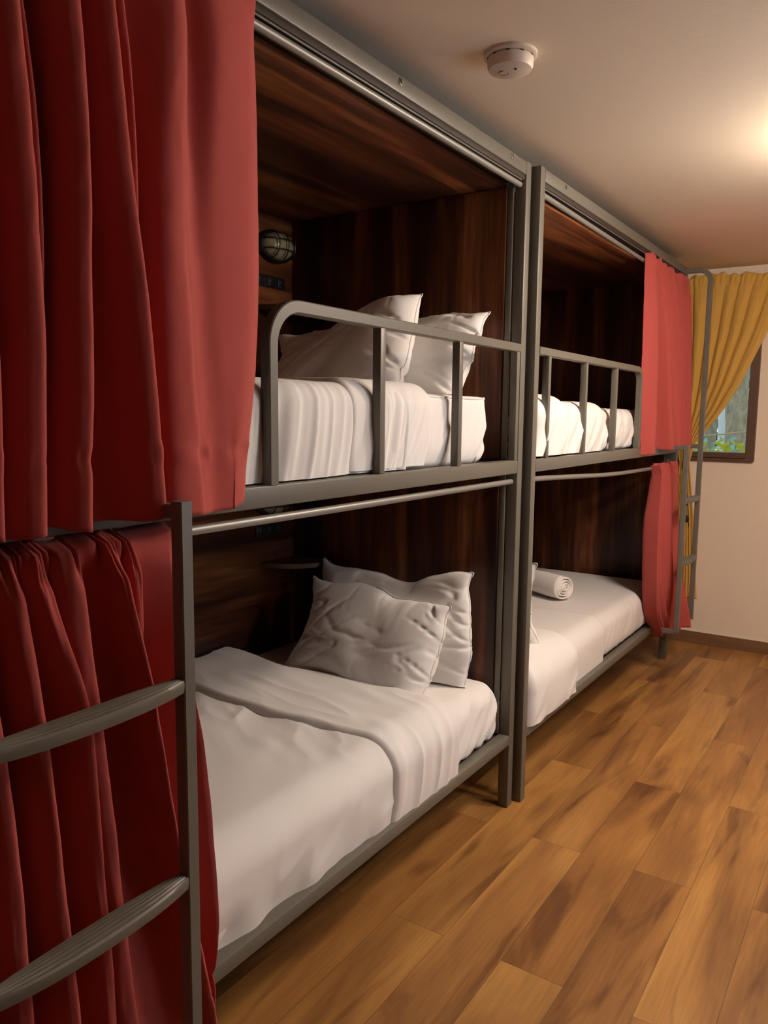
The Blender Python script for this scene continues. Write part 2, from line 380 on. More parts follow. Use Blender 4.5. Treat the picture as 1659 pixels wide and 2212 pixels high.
bed2 = bunk(.0657, 2.165, .0222, True, 'dark steel bunk bed farther back, beside the window wall, ladder at its far end')
# corner shelves fixed in the far corner of the first bunk
for z in (.812, 1.80):
    n = 24; r = .2; cx, cy = -.982, -.016; q = MB(); vs = []
    for zz in (z-.009, z+.009):
        vs += [(cx, cy, zz)]+[(cx+r*math.cos(a), cy-r*math.sin(a), zz) for a in np.linspace(0, math.pi/2, n)]
    m_ = n+1; fs = [tuple(range(m_)), tuple(m_+i for i in range(m_))[::-1]]+[(i, m_+i, m_+(i+1) % m_, (i+1) % m_) for i in range(m_)]
    q.add(vs, fs).build('corner_shelf', simple('shelf_wood', (.10, .045, .02), rough=.4), bed1)

# ------------------------------------------------------------------ bulkhead lamps and sockets on the back panel
m, nt, p, N, K = nmat('frosted_glass'); p.inputs['Base Color'].default_value = (.34, .28, .16, 1); p.inputs['Roughness'].default_value = .18; FROST = m
def bulkhead(c, label):
    T = empty('bulkhead_lamp', c, label, 'lamp')
    MB().lathe([(1, 0), (1, .012), (.93, .02)], (0, 0, 0), 40, 'x').v
    def ell(prof, a, b, name, mat):
        q = MB().lathe(prof, (0, 0, 0), 40, 'x'); q.v = [(c[0]+x, c[1]+y*a, c[2]+z*b) for x, y, z in q.v]; return q.build(name, mat, T)
    ell([(1, 0), (1, .018), (.93, .026), (.84, .028)], .098, .062, 'housing', BRASS)
    ell([(.82*math.cos(t), .02+.05*math.sin(t)) for t in np.linspace(0, 1.52, 10)], .098, .062, 'glass_lens', FROST)
    g = MB()
    def dome(u, v):
        rr = min(1, math.hypot(u/.92, v/.92)); return c[0]+.028+.052*math.sqrt(max(0, 1-rr*rr))
    for v in (-.30, .30): g.tube([(dome(u, v), c[1]+u*.098, c[2]+v*.062) for u in np.linspace(-.87, .87, 20)], .0026, 6)
    for u in (-.45, 0, .45): g.tube([(dome(u, v)+.001, c[1]+u*.098, c[2]+v*.062) for v in np.linspace(-.8, .8, 18)], .0026, 6)
    g.build('wire_cage', BRASS, T)
bulkhead((-.982, -.128, 2.034), 'oval bulkhead lamp with wire cage inside the upper foreground bunk')
bulkhead((-.982, -.155, 1.06), 'oval bulkhead lamp partly hidden behind the rod, in the lower foreground bunk')
def socket(y0, y1, z0, z1, label):
    T = empty('wall_socket', (-.982, (y0+y1)/2, (z0+z1)/2), label, 'socket')
    MB().box(-.982, -.974, y0, y1, z0, z1, .003).build('cover_plate', DARKP, T)
    for i in range(3):
        yc = y0+(y1-y0)*(i+.5)/3
        MB().box(-.975, -.971, yc-.016, yc+.016, (z0+z1)/2-.016, (z0+z1)/2+.016, .002).build('socket_module', DARKP, T)
        MB().lathe([(.003, 0), (.002, .001)], (-.971, yc-.006, (z0+z1)/2+.004), 8, 'x').build('contact', CHROME, T)
socket(-.237, -.066, 1.879, 1.924, 'black socket strip below the lamp in the upper foreground bunk')
socket(-.243, -.086, .925, .965, 'black socket strip on the back panel of the lower foreground bunk')

# ------------------------------------------------------------------ mattresses
def mattress(x0, x1, y0, y1, z0, z1, r, label, wr, seed, piping=False):
    nx, ny, nz = 46, 170, 24
    q = {}; vs = []; fs = []
    def vid(i, j, k):
        key = (i, j, k)
        if key not in q: q[key] = len(vs); vs.append(key)
        return q[key]
    for i in range(nx):
        for j in range(ny):
            fs.append((vid(i, j, nz), vid(i+1, j, nz), vid(i+1, j+1, nz), vid(i, j+1, nz))); fs.append((vid(i, j, 0), vid(i, j+1, 0), vid(i+1, j+1, 0), vid(i+1, j, 0)))
    for i in range(nx):
        for k in range(nz):
            fs.append((vid(i, 0, k), vid(i+1, 0, k), vid(i+1, 0, k+1), vid(i, 0, k+1))); fs.append((vid(i, ny, k), vid(i, ny, k+1), vid(i+1, ny, k+1), vid(i+1, ny, k)))
    for j in range(ny):
        for k in range(nz):
            fs.append((vid(0, j, k), vid(0, j, k+1), vid(0, j+1, k+1), vid(0, j+1, k))); fs.append((vid(nx, j, k), vid(nx, j+1, k), vid(nx, j+1, k+1), vid(nx, j, k+1)))
    A = np.array(vs, float)
    def warp(t): return np.sign(t)*(1-(1-np.abs(t))**1.35)
    U = warp(A[:, 0]/nx*2-1); V = warp(A[:, 1]/ny*2-1); Wc = A[:, 2]/nz*2-1
    c = np.array([(x0+x1)/2, (y0+y1)/2, (z0+z1)/2]); hx = np.array([x1-x0, y1-y0, z1-z0])/2
    p = np.stack([U*hx[0], V*hx[1], Wc*hx[2]], 1)
    rc = np.stack([np.full(len(p), r), np.full(len(p), r), np.where(p[:, 2] > 0, r*.9, .02)], 1); inn = np.clip(p, -(hx-rc), hx-rc); d = (p-inn)/rc; ln = np.linalg.norm(d, axis=1, keepdims=True)
    mx = np.max(np.abs(d), axis=1, keepdims=True); nrm = d/np.maximum(ln, 1e-6)
    p = inn+nrm*mx*rc
    pw = p+c
    top = np.clip(nrm[:, 2], 0, 1); side = 1-np.abs(nrm[:, 2])
    # sheet tension wrinkles: streaks running down and inwards on the sides, faint on top
    s1 = ridged((pw[:, 1]-.8*pw[:, 2])*17, (pw[:, 1]+pw[:, 2])*3+pw[:, 0]*2, seed)*side
    s2 = ridged((pw[:, 1]+pw[:, 0])*7, (pw[:, 0]-pw[:, 1])*1.6, seed+5)*top
    disp = wr*(s1*.011+s2*.0016+fbm(pw[:, 0]*4, pw[:, 1]*4, seed+9)*.002)
    bulge = side*.008*(1-Wc**2)
    pw = pw+nrm*(disp+bulge)[:, None]
    # tuck of the lower edge
    low = sstep(-.45, -1, Wc); pw[:, 0] -= low*.008*np.sign(U)*(np.abs(U) > .9); pw[:, 1] -= low*.012*np.sign(V)*(np.abs(V) > .95)
    pw[:, 2] = np.maximum(pw[:, 2], z0)
    o = mesh('mattress', pw, fs, WHITE, None, True, (c[0], c[1], z0))
    tag(o, label, 'mattress', 'mattresses in white sheets')
    if piping:
        e = MB(); zt = z1-.002; k = r*.3; pts = []
        for (cx_, cy_, a0) in ((x1-r*.7, y1-r*.7, 0), (x0+r*.7, y1-r*.7, 1), (x0+r*.7, y0+r*.7, 2), (x1-r*.7, y0+r*.7, 3)):
            pts += [(cx_+r*.62*math.cos(a), cy_+r*.62*math.sin(a), zt-.006+.003*math.sin(9*a)) for a in np.linspace(a0*math.pi/2, (a0+1)*math.pi/2, 8)]
        pts.append(pts[0]); e.tube(pts, .0035, 8, cap=False).build('piping', WHITE, o)
    return o
mattress(-.965, -.036, -2.0, -.030, .267, .478, .055, 'white sheeted mattress under the pillows in the lower foreground bunk', 1, 3)
mattress(-.965, -.045, -2.0, -.165, 1.247, 1.462, .022, 'white sheeted mattress with crisp piped edge in the upper foreground bunk', .4, 11, True)
mattress(-.945, -.012, .115, 2.08, .267, .472, .06, 'smooth white sheeted mattress in the lower bunk beside the window wall', .25, 21)
mattress(-.945, -.02, .115, 1.62, 1.247, 1.44, .05, 'white sheeted mattress in the upper bunk beside the window wall', .8, 31)

# ------------------------------------------------------------------ draped bedding
def drape(name, xb, xf, y0, y1, zt, zb, r, fn, ef=(.03, .03), nu=150, nv=150, mat=None, parent=None, base=None, backdrop=.0):
    """cloth lying over a mattress and hanging over its front edge.
    fn(u_len, Y, isside, t) -> offset along the normal; u_len is the distance along the cloth from the back"""
    Lt = xf-r-xb; La = r*math.pi/2; Ls = zt-r-zb; L = Lt+La+Ls
    u = np.linspace(0, L, nu); v = np.linspace(0, 1, nv)
    px = np.zeros(nu); pz = np.zeros(nu); nxn = np.zeros(nu); nzn = np.zeros(nu)
    for i, s in enumerate(u):
        if s <= Lt: px[i] = xb+s; pz[i] = zt; nzn[i] = 1
        elif s <= Lt+La:
            a = (s-Lt)/r; px[i] = xf-r+r*math.sin(a); pz[i] = zt-r+r*math.cos(a); nxn[i] = math.sin(a); nzn[i] = math.cos(a)
        else: px[i] = xf; pz[i] = zt-r-(s-Lt-La); nxn[i] = 1
    Ug, Vg = np.meshgrid(u, v, indexing='ij')
    yl = y0(Ug/L) if callable(y0) else y0; yr = y1(Ug/L) if callable(y1) else y1
    Y = yl+(yr-yl)*Vg
    side = sstep(Lt, Lt+La, Ug)
    dl = (Y-yl); dr = (yr-Y)
    edge = np.ones_like(Y)
    if ef[0]: t = np.clip(dl/ef[0], 0, 1); edge = edge*np.sqrt(np.clip(1-(1-t)**2, 0, 1))
    if ef[1]: t = np.clip(dr/ef[1], 0, 1); edge = edge*np.sqrt(np.clip(1-(1-t)**2, 0, 1))
    off = fn(Ug, Y, side, Ug/L)*edge
    off = off-.004*(1-edge)
    P_ = np.stack([px[:, None]+nxn[:, None]*off, Y, pz[:, None]+nzn[:, None]*off], -1)
    # cloth drops behind towards the back
    fs = [(i*nv+j, i*nv+j+1, (i+1)*nv+j+1, (i+1)*nv+j) for i in range(nu-1) for j in range(nv-1)]
    fs = [f_[::-1] for f_ in fs]
    o = mesh(name, P_.reshape(-1, 3), fs, mat or WHITE, parent, True, base)
    return o
# lower foreground bunk: duvet and its turned-down band
def f_duvet(u, Y, side, t):
    w_ = .017+.004*fbm(u*3, Y*2, 41)
    near = sstep(-1.15, -.80, Y)
    w_ = w_+(1-side)*.0045*near*ridged(u*6+Y*9, Y*3-u*4, 43)+.003*(1-side)*ridged(u*3+Y*5, Y*1.5-u*2, 47)
    lo = sstep(.80, 1.0, t)
    w_ = w_+lo*.006*ridged(u*3+Y*7, Y*5+u*9, 44)+sstep(.9, 1, t)*(.006*vn(Y*14, Y*0, 45))+.012*side*np.sin(np.clip((t-.76)/.24, 0, 1)*math.pi)
    return w_
duv = drape('duvet', -.975, -.042, -1.99, -.70, .482, .272, .07, f_duvet, ef=(0, .02), nu=170, nv=240, base=(-.5, -1.2, .48))
tag(duv, 'flat white duvet on the lower foreground bunk with its top edge turned down', 'duvet', 'white duvets')
def f_band(u, Y, side, t):
    w_ = .034+.004*fbm(u*3+5, Y*5, 51)+.004*ridged(u*3.5, Y*11+u*2, 52)*(1-side*.5)
    w_ = w_+side*(.004*ridged(Y*17+u, u*3, 53)+.010*np.sin(np.clip((t-.76)/.24, 0, 1)*math.pi))
    w_ = w_+.012*np.exp(-((u-.05)/.12)**2)
    return w_
o = drape('turned_down_band', -.972, -.042, lambda t: -.775+.012*np.sin(t*9)+.02*t, lambda t: -.395+.045*t-.02*np.sin(t*3), .482, .274, .07, f_band, ef=(.022, .022), nu=170, nv=110, parent=duv)
# upper foreground bunk duvet
def f_up(u, Y, side, t):
    w_ = .014+.004*fbm(u*3, Y*3, 61)
    g = ridged(Y*20+u*3, u*2, 62)
    lo = sstep(.62, .98, t)
    w_ = w_+side*(.0045*g*(.4+lo)+.012*vn(Y*5.5, Y*0+u*1.5, 64))+.005*side*np.sin(np.clip((t-.80)/.2, 0, 1)*math.pi)
    return w_
du2 = drape('duvet', -.96, -.045, -1.99, -.66, 1.467, 1.256, .045, f_up, ef=(0, .02), nu=150, nv=260, base=(-.5, -1.2, 1.46))
tag(du2, 'rumpled white duvet hanging over the rail side of the upper foreground bunk', 'duvet', 'white duvets')
def f_up2(u, Y, side, t):
    lo = sstep(.7, 1, t); cen = (Y+.90)/.36
    w_ = .026-.010*side+.003*fbm(u*3, Y*4, 71)+side*(.004*ridged(Y*16+u*9, u*3, 72)*(.3+lo)+.006*np.sin(np.clip((t-.78)/.22, 0, 1)*math.pi))
    return w_
o = drape('turned_down_band', -.96, -.045, lambda t: -.955+.03*t, lambda t: -.50-.03*t-.03*sstep(.92, 1, t), 1.467, 1.262, .05, f_up2, ef=(.02, .035), nu=150, nv=110, parent=du2)
# lower bunk by the window wall
def f_b3(u, Y, side, t): return .010+.0015*fbm(u*3, Y*3, 81)+side*.006*np.sin(np.clip((t-.76)/.24, 0, 1)*math.pi)
def f_b4(u, Y, side, t):
    lo = sstep(.8, 1, t)
    return .046+.003*fbm(u*3, Y*3, 83)+.003*ridged(Y*3+u*2, u*5, 85)+side*(.005*ridged(Y*9+u*12, u*2-Y*2, 84)*lo+.008*np.sin(np.clip((t-.76)/.24, 0, 1)*math.pi))
du3 = drape('duvet', -.945, -.012, .108, 1.05, .474, .270, .07, f_b3, ef=(.035, .012), nu=110, nv=110, base=(-.5, .6, .47))
tag(du3, 'smooth white duvet folded across the lower bunk beside the window wall', 'duvet', 'white duvets')
o = drape('turned_down_band', -.945, -.012, .107, lambda t: .50+.085*t, .474, .272, .07, f_b4, ef=(.035, .014), nu=110, nv=90, parent=du3)
def f_b5(u, Y, side, t):
    lo = sstep(.65, 1, t)
    return .016+.004*fbm(u*3, Y*3, 91)+side*(.006*ridged(Y*11+u*8, u*3, 92)*(.4+lo)+.010*vn(Y*5, u*2, 94)+.008*np.sin(np.clip((t-.8)/.2, 0, 1)*math.pi))
du4 = drape('duvet', -.945, -.02, .110, lambda t: .86+.05*t, 1.445, 1.258, .05, f_b5, ef=(.035, .03), nu=110, nv=130, base=(-.5, .6, 1.44))
tag(du4, 'white duvet spilling against the guard rail of the upper bunk beside the window wall', 'duvet', 'white duvets')
def f_b6(u, Y, side, t): return f_b5(u, Y, side, t)+.022
o = drape('turned_down_band', -.945, -.02, .109, lambda t: .34+.10*t+.03*np.sin(t*20)*sstep(.7, 1, t), 1.445, 1.26, .05, f_b6, ef=(.035, .03), nu=110, nv=80, parent=du4)

# ------------------------------------------------------------------ pillows (two stitched sheets, inflated and settled)
def pillow_grid(wd, ht, vol, seed, n=84, m=58, slack=1.0, iters=150):
    rng = np.random.RandomState(seed)
    xs = np.linspace(-wd/2, wd/2, n); ys = np.linspace(-ht/2, ht/2, m)
    X, Y = np.meshgrid(xs, ys, indexing='ij')
    e = (1-(2*X/wd)**2)*(1-(2*Y/ht)**2)
    P = np.stack([np.stack([X, Y, s*(.03*e+.0)], -1) for s in (1, -1)])       # 2,n,m,3
    nz = fbm(X*14+seed, Y*14, seed)*.004*e; P[0, ..., 2] += nz; P[1, ..., 2] += fbm(X*14, Y*14+seed, seed+3)*.004*e
    dx = xs[1]-xs[0]; dy = ys[1]-ys[0]; dd = math.hypot(dx, dy)
    bmask = np.zeros((n, m), bool); bmask[0] = bmask[-1] = True; bmask[:, 0] = bmask[:, -1] = True
    def con(P, sl_a, sl_b, rest, k):
        A = P[sl_a]; Bv = P[sl_b]; d = Bv-A; L = np.linalg.norm(d, axis=-1, keepdims=True); c = np.where(L > rest, 1.0, .55)*k*.5*(L-rest)/np.maximum(L, 1e-9)*d
        P[sl_a] = A+c; P[sl_b] = Bv-c
    a = slice(None)
    for it in range(iters):
        # volume and pressure
        nr = np.zeros_like(P)
        for s in (0, 1):
            gx = np.gradient(P[s], axis=0); gy = np.gradient(P[s], axis=1); c = np.cross(gx, gy)*(1 if s == 0 else -1); nr[s] = c
        V = (P*nr).sum()/3
        pr = np.clip((vol-V)/vol, -.5, 1)*.012+.0006
        ln = np.linalg.norm(nr, axis=-1, keepdims=True)+1e-12
        P += nr/ln*pr*(~bmask)[None, ..., None]
        for rep in range(5):
            for q in (0, 1):
                con(P, (a, slice(q, n-1, 2)), (a, slice(q+1, n, 2)), dx*slack, 1)
                con(P, (a, a, slice(q, m-1, 2)), (a, a, slice(q+1, m, 2)), dy*slack, 1)
            for q in (0, 1):
                con(P, (a, slice(q, n-1, 2), slice(0, m-1)), (a, slice(q+1, n, 2), slice(1, m)), dd*slack, .25)
                con(P, (a, slice(q, n-1, 2), slice(1, m)), (a, slice(q+1, n, 2), slice(0, m-1)), dd*slack, .25)
            con(P, (a, slice(0, n-2)), (a, slice(2, n)), 2*dx*slack*.97, .04); con(P, (a, a, slice(0, m-2)), (a, a, slice(2, m)), 2*dy*slack*.97, .04)
            av = (P[0][bmask]+P[1][bmask])/2; P[0][bmask] = av; P[1][bmask] = av
    return P, bmask
_cache = {}
def pillow(label, seed, wd, ht, vol, place, group='pillows on the bunks', post=None, slack=1.0, crumple=1.0, bend=0.0, diag=0.0):
    P, bm_ = pillow_grid(wd, ht, vol, seed, slack=slack)
    n, m = P.shape[1:3]
    idx0 = np.arange(n*m).reshape(n, m); idx1 = idx0+n*m; idx1[bm_] = idx0[bm_]
    vs = np.concatenate([P[0].reshape(-1, 3), P[1].reshape(-1, 3)])
    fs = []
    for i in range(n-1):
        for j in range(m-1):
            fs.append((idx0[i, j], idx0[i+1, j], idx0[i+1, j+1], idx0[i, j+1]))
            fs.append((idx1[i, j], idx1[i, j+1], idx1[i+1, j+1], idx1[i+1, j]))
    c, ex, ey = [np.array(q, float) for q in place]        # centre, local width direction, local height direction
    ex /= np.linalg.norm(ex); ey -= ex*(ey@ex); ey /= np.linalg.norm(ey); ez = np.cross(ex, ey)
    u = vs[:, 0]/(wd/2); v = vs[:, 1]/(ht/2); e = np.clip((1-u*u)*(1-v*v), 0, 1); sg = np.sign(vs[:, 2])
    def crease(a, b_, sd, wd_=.13): return -np.exp(-(fbm(a, b_, sd, 2)/wd_)**2)
    msk = sstep(-.3, .5, vn(u*2+seed, v*2, seed+8))
    wr = crease(u*1.6+seed, v*5+u*1.5, seed)*(.004*msk+.016*sstep(.45, .95, u))
    wr = wr+crease((u+v)*1.3+seed, (u-v)*3.2, seed+4, .16)*.006*msk+crease(u*5, v*1.2+seed, seed+5)*.005*np.abs(v)**2
    wr = wr+fbm(u*1.3, v*1.3+seed, seed+2, 2)*.010
    wr = wr+diag*.020*(ridged((u-v*.8)*2.1+3, (u+v)*.4, seed+11)-.5)*sstep(.45, -.3, u)
    vs = vs.copy(); vs[:, 2] += sg*wr*crumple*np.minimum(1, e*5)
    vs[:, 2] += bend*(v**2)*ht*.5-0*u
    vs[:, 0] += .008*vn(v*4, u*0, seed+6)*np.abs(u)**4; vs[:, 1] += .008*vn(u*5, v*0, seed+7)*np.abs(v)**4
    vs[:, 1] += .022*np.sin(u*2.6+seed)*(.3+.7*(v > -9))*np.abs(v)+.012*np.sin(u*6+seed*2)*np.abs(v)
    vs[:, 0] += .016*np.sin(v*2.8+seed*1.7)*np.abs(u); vs[:, 2] += .020*np.sin(u*2.1+seed)*np.cos(v*1.9+seed)
    wv = c+vs[:, :1]*ex+vs[:, 1:2]*ey+vs[:, 2:3]*ez
    if post: wv = post(wv, vs)
    o = mesh('pillow', wv, fs, WHITE, None, True, (c[0], c[1], float(wv[:, 2].min())))
    ms = o.modifiers.new('s', 'SUBSURF'); ms.levels = ms.render_levels = 1
    # stitched hem around the seam
    ring = [idx0[i, 0] for i in range(n)]+[idx0[n-1, j] for j in range(1, m)]+[idx0[i, m-1] for i in range(n-2, -1, -1)]+[idx0[0, j] for j in range(m-2, 0, -1)]
    pts = [wv[k] for k in ring]; pts.append(pts[0])
    MB().tube(pts, .0025, 6, cap=False).build('seam', WHITE, o)
    return tag(o, label, 'pillow', group)
def zmin(z, y1=None):
    def f_(wv, vs):
        d = wv[:, 2]-z; k = .012
        wv[:, 2] = np.where(d < k, z+k*np.exp(np.clip((d-k)/k, -8, 0)), wv[:, 2])
        if y1 is not None:
            d = y1-wv[:, 1]; wv[:, 1] = np.where(d < k, y1-k*np.exp(np.clip((d-k)/k, -8, 0)), wv[:, 1])
        return wv
    return f_
pillow('white pillow standing against the end panel, behind the other in the lower foreground bunk', 5, .68, .44, .0235,
       ((-.425, -.125, .630), (.66, -.02, .02), (0, .24, 1)), post=zmin(.482, -.022), crumple=.7)
pillow('crumpled white pillow leaning in front of another in the lower foreground bunk', 8, .62, .42, .030,
       ((-.44, -.265, .600), (.66, -.06, -.03), (.04, .50, 1)), post=zmin(.484), slack=1.03, bend=.06)
pillow('large puffy white pillow leaning at the back of the upper foreground bunk', 12, .60, .44, .030,
       ((-.50, -.36, 1.560), (.66, .02, .10), (-.10, .75, 1)), post=zmin(1.470), slack=1.03, bend=.05, diag=1.0)
pillow('white pillow with a pointed corner at the front of the upper foreground bunk', 15, .60, .42, .024,
       ((-.38, -.16, 1.575), (.66, .0, .02), (.10, .62, 1)), post=zmin(1.466, -.022), bend=.03)
pillow('white pillow mostly hidden by the post in the lower bunk beside the window wall', 18, .68, .44, .026,
       ((-.362, .30, .65), (.66, .0, 0), (0, -.35, 1)), post=zmin(.49))

# ------------------------------------------------------------------ rolled towels
def towel(a, b_, r, label, seed):
    a = np.array(a, float); b_ = np.array(b_, float); ax = b_-a; L = np.linalg.norm(ax); ax /= L
    s_ = np.cross(ax, (0, 0, 1)); s_ /= np.linalg.norm(s_); u_ = np.cross(s_, ax)
    turns = 4.2; n = 190; m = 34; th = np.linspace(0, turns*2*math.pi, n)
    rad = r*(.10+.90*th/th[-1]); vs = []; fs = []
    half = r*.9/turns*.40
    lay = []
    for sgn in (1, -1):
        for j in range(m):
            t = j/(m-1); roundf = 1-.0*t
            for i in range(n):
                rr = rad[i]+sgn*half*(1 if 0 < j < m-1 else .5)+.0012*vn(th[i]*2, t*9, seed)
                e = 1+.035*math.sin(t*7+seed)
                sag = -.10*r*max(0, -math.sin(th[i]))
                bulge = .010*(1-rad[i]/r)*(1 if t > .5 else -1)*(1 if j in (0, m-1) else 0)
                q = a+ax*(t*L+bulge+.004*vn(th[i], sgn, seed+3)*(1 if j in (0, m-1) else 0))+s_*(rr*e*math.cos(th[i]))+u_*((rr*e)*math.sin(th[i])-sag)
                vs.append(q)
    def id_(s, j, i): return s*m*n+j*n+i
    for j in range(m-1):
        for i in range(n-1):
            fs.append((id_(0, j, i), id_(0, j, i+1), id_(0, j+1, i+1), id_(0, j+1, i))); fs.append((id_(1, j, i), id_(1, j+1, i), id_(1, j+1, i+1), id_(1, j, i+1)))
    for i in range(n-1):
        fs.append((id_(0, 0, i), id_(1, 0, i), id_(1, 0, i+1), id_(0, 0, i+1))); fs.append((id_(0, m-1, i), id_(0, m-1, i+1), id_(1, m-1, i+1), id_(1, m-1, i)))
    for j in range(m-1): fs.append((id_(0, j, n-1), id_(1, j, n-1), id_(1, j+1, n-1), id_(0, j+1, n-1))); fs.append((id_(0, j, 0), id_(0, j+1, 0), id_(1, j+1, 0), id_(1, j, 0)))
    o = mesh('rolled_towel', vs, fs, TOWEL, None, True, tuple((a+b_)/2-np.array((0, 0, r))))
    return tag(o, label, 'towel', 'rolled white towels')
towel((-.70, 1.45, .540), (-.285, 1.27, .540), .064, 'white rolled towel lying on the lower bunk beside the window wall', 2)
towel((-.80, .80, 1.515), (-.45, .72, 1.515), .056, 'rolled towel just showing on top of the upper bunk beside the window wall', 6)

# ------------------------------------------------------------------ curtains
def catmull(pts, n):
    pts = np.asarray(pts, float); P = np.vstack([2*pts[0]-pts[1], pts, 2*pts[-1]-pts[-2]])
    m = len(pts)-1; t = np.linspace(0, m-1e-9, n); i = t.astype(int); f_ = (t-i)[:, None]
    a, b_, c, d = P[i], P[i+1], P[i+2], P[i+3]
    return .5*((2*b_)+(-a+c)*f_+(2*a-5*b_+4*c-d)*f_**2+(-a+3*b_-3*c+d)*f_**3)
def curtain(name, mat, levels, ncol, nrow, label, cat, group=None, header=None, hem=None, base=None, seed=0, wr=.002, thick=.0022, extra=None):
    """levels: list of (z, [(x, y) control points]) from top to bottom, same count"""
    zs = np.array([l[0] if not isinstance(l[0], (list, tuple)) else 0 for l in levels], float)
    C_ = np.array([catmull(l[1], ncol) for l in levels])                # L,ncol,2
    key = np.linspace(0, 1, len(levels)); tt = np.linspace(0, 1, nrow)
    zz = np.interp(tt, (zs[0]-zs)/(zs[0]-zs[-1]), zs)
    k = (zs[0]-zs)/(zs[0]-zs[-1])
    G = np.zeros((nrow, ncol, 3))
    # smooth interpolation between levels
    for r_, t in enumerate(tt):
        i = min(np.searchsorted(k, t, 'right')-1, len(k)-2); f_ = (t-k[i])/(k[i+1]-k[i])
        p0 = C_[max(i-1, 0)]; p1 = C_[i]; p2 = C_[i+1]; p3 = C_[min(i+2, len(k)-1)]
        m1 = (p2-p0)*.5; m2 = (p3-p1)*.5
        h = (2*f_**3-3*f_**2+1)*p1+(f_**3-2*f_**2+f_)*m1+(-2*f_**3+3*f_**2)*p2+(f_**3-f_**2)*m2
        G[r_, :, 0] = h[:, 0]; G[r_, :, 1] = h[:, 1]; G[r_, :, 2] = zz[r_]
    cu = np.linspace(0, 1, ncol)[None, :].repeat(nrow, 0); ct = tt[:, None].repeat(ncol, 1)
    G[..., 0] += wr*fbm(cu*24, ct*5, seed)+wr*.6*ridged(cu*30+ct*8, ct*9, seed+2)*.5
    H = zs[0]-zs[-1]
    if hem:
        zh = zs[-1]+hem; d = (G[..., 2]-zh); G[..., 0] += -.0022*np.exp(-(d/.004)**2)+(.004*ridged(cu*38, ct*2, seed+6)+.003*vn(cu*60, ct*0, seed+7))*np.exp(-(d/.014)**2)*(vn(cu*9, ct*0, seed+8) > 0)
    if header:
        # bunching of the casing around the rod, ruffle above
        d = G[..., 2]-header; amp = np.exp(-(d/.035)**2)
        G[..., 0] += .007*np.sin(cu*ncol*.40+3*vn(cu*30, ct*3, seed+4))*amp+.010*vn(cu*46, ct*0, seed+9)*np.exp(-np.maximum(0, header-G[..., 2])/.07)*(G[..., 2] < header+.03)
        G[..., 2] += .006*vn(cu*45, ct*0, seed+5)*sstep(header+.005, zs[0], G[..., 2])
    if extra is not None: G = extra(G, cu, ct)
    vs = G.reshape(-1, 3); fs = [(r_*ncol+c, (r_+1)*ncol+c, (r_+1)*ncol+c+1, r_*ncol+c+1) for r_ in range(nrow-1) for c in range(ncol-1)]
    o = mesh(name, vs, fs, mat, None, True, base)
    sm = o.modifiers.new('t', 'SOLIDIFY'); sm.thickness = thick; sm.offset = 0
    return tag(o, label, cat, group)
def folds(ridges, ystart, yend, xs, xe, xv, xr):
    """control points across one level: ridges = [(y, amp, back)], each with a sharp far side"""
    pts = [(xs, ystart)]
    for (y, a, wv, wr_) in ridges:
        xa = xv+(xr-xv)*a
        pts += [(xv, y-wv), (xv+(xa-xv)*.78, y-wv*.66), (xa, y-wv*.38), (xv+(xa-xv)*.97, y-wv*.06), (xv+(xa-xv)*.45, y+wr_*.4), (xv, y+wr_)]
    pts.append((xe, yend)); return pts
# upper curtain of the foreground bunk.  y of ridge, amplitude, width on the near side, width on the far side
def U1(ys, am):
    return list(zip(ys, am, (.035, .035, .05, .02, .045, .045, .022), (.012, .012, .010, .012, .012, .014, .012)))
lv = []
for z, ys, am, fy, fx, ey, ex, xv, xr in (
    (2.168, (-1.955, -1.905, -1.852, -1.828, -1.752, -1.708, -1.668), (.5, .6, .8, .6, .8, .8, .6), -1.545, .060, -1.292, .008, -.002, .062),
    (2.02, (-1.955, -1.902, -1.845, -1.822, -1.750, -1.695, -1.655), (.9, .9, 1, .7, 1, 1, .75), -1.550, .085, -1.315, .030, .006, .112),
    (1.75, (-1.955, -1.895, -1.829, -1.802, -1.745, -1.672, -1.638), (1, 1, 1, .7, 1, 1, .7), -1.560, .088, -1.322, .040, .006, .120),
    (1.50, (-1.955, -1.890, -1.822, -1.800, -1.748, -1.640, -1.618), (1, 1, 1, .6, 1, 1, .35), -1.550, .092, -1.335, .042, .012, .118),
    (1.23, (-1.955, -1.893, -1.830, -1.812, -1.758, -1.620, -1.604), (1, 1, 1, .4, 1, 1, .1), -1.525, .085, -1.366, .038, .022, .114)):
    p_ = folds(U1(ys, am), -2.005, ey, .02, ex, xv, xr)[:-1]
    y0_ = p_[-1][1]
    dp = np.interp(z, [1.23, 1.5, 1.75, 2.02, 2.168], [.22, .20, .30, .55, .6]); wd = np.interp(z, [1.23, 1.75, 2.168], [.045, .030, .014])
    p_ += [(xv+.35*(fx-xv), y0_+(fy-y0_-wd)*.5), (fx*.90, fy-wd), (fx, fy), (fx*.90, fy+.022), (fx*(1-dp), fy+.054), (fx*.84, fy+.096), (ex+.034, ey-.062), (ex+.018, ey-.024), (ex, ey)]
    lv.append((z, p_))
def sag1(G, cu, ct):
    G[..., 2] += sstep(.5, 1, ct)*(.010*np.sin(cu*19)+.004)
    return G
curtain('bunk_curtain', RED, lv, 420, 120, 'tall red curtain drawn over the near part of the upper foreground bunk', 'curtain', 'red bunk curtains', header=2.15, hem=.105, base=(0, -1.65, 1.23), seed=3, extra=sag1)
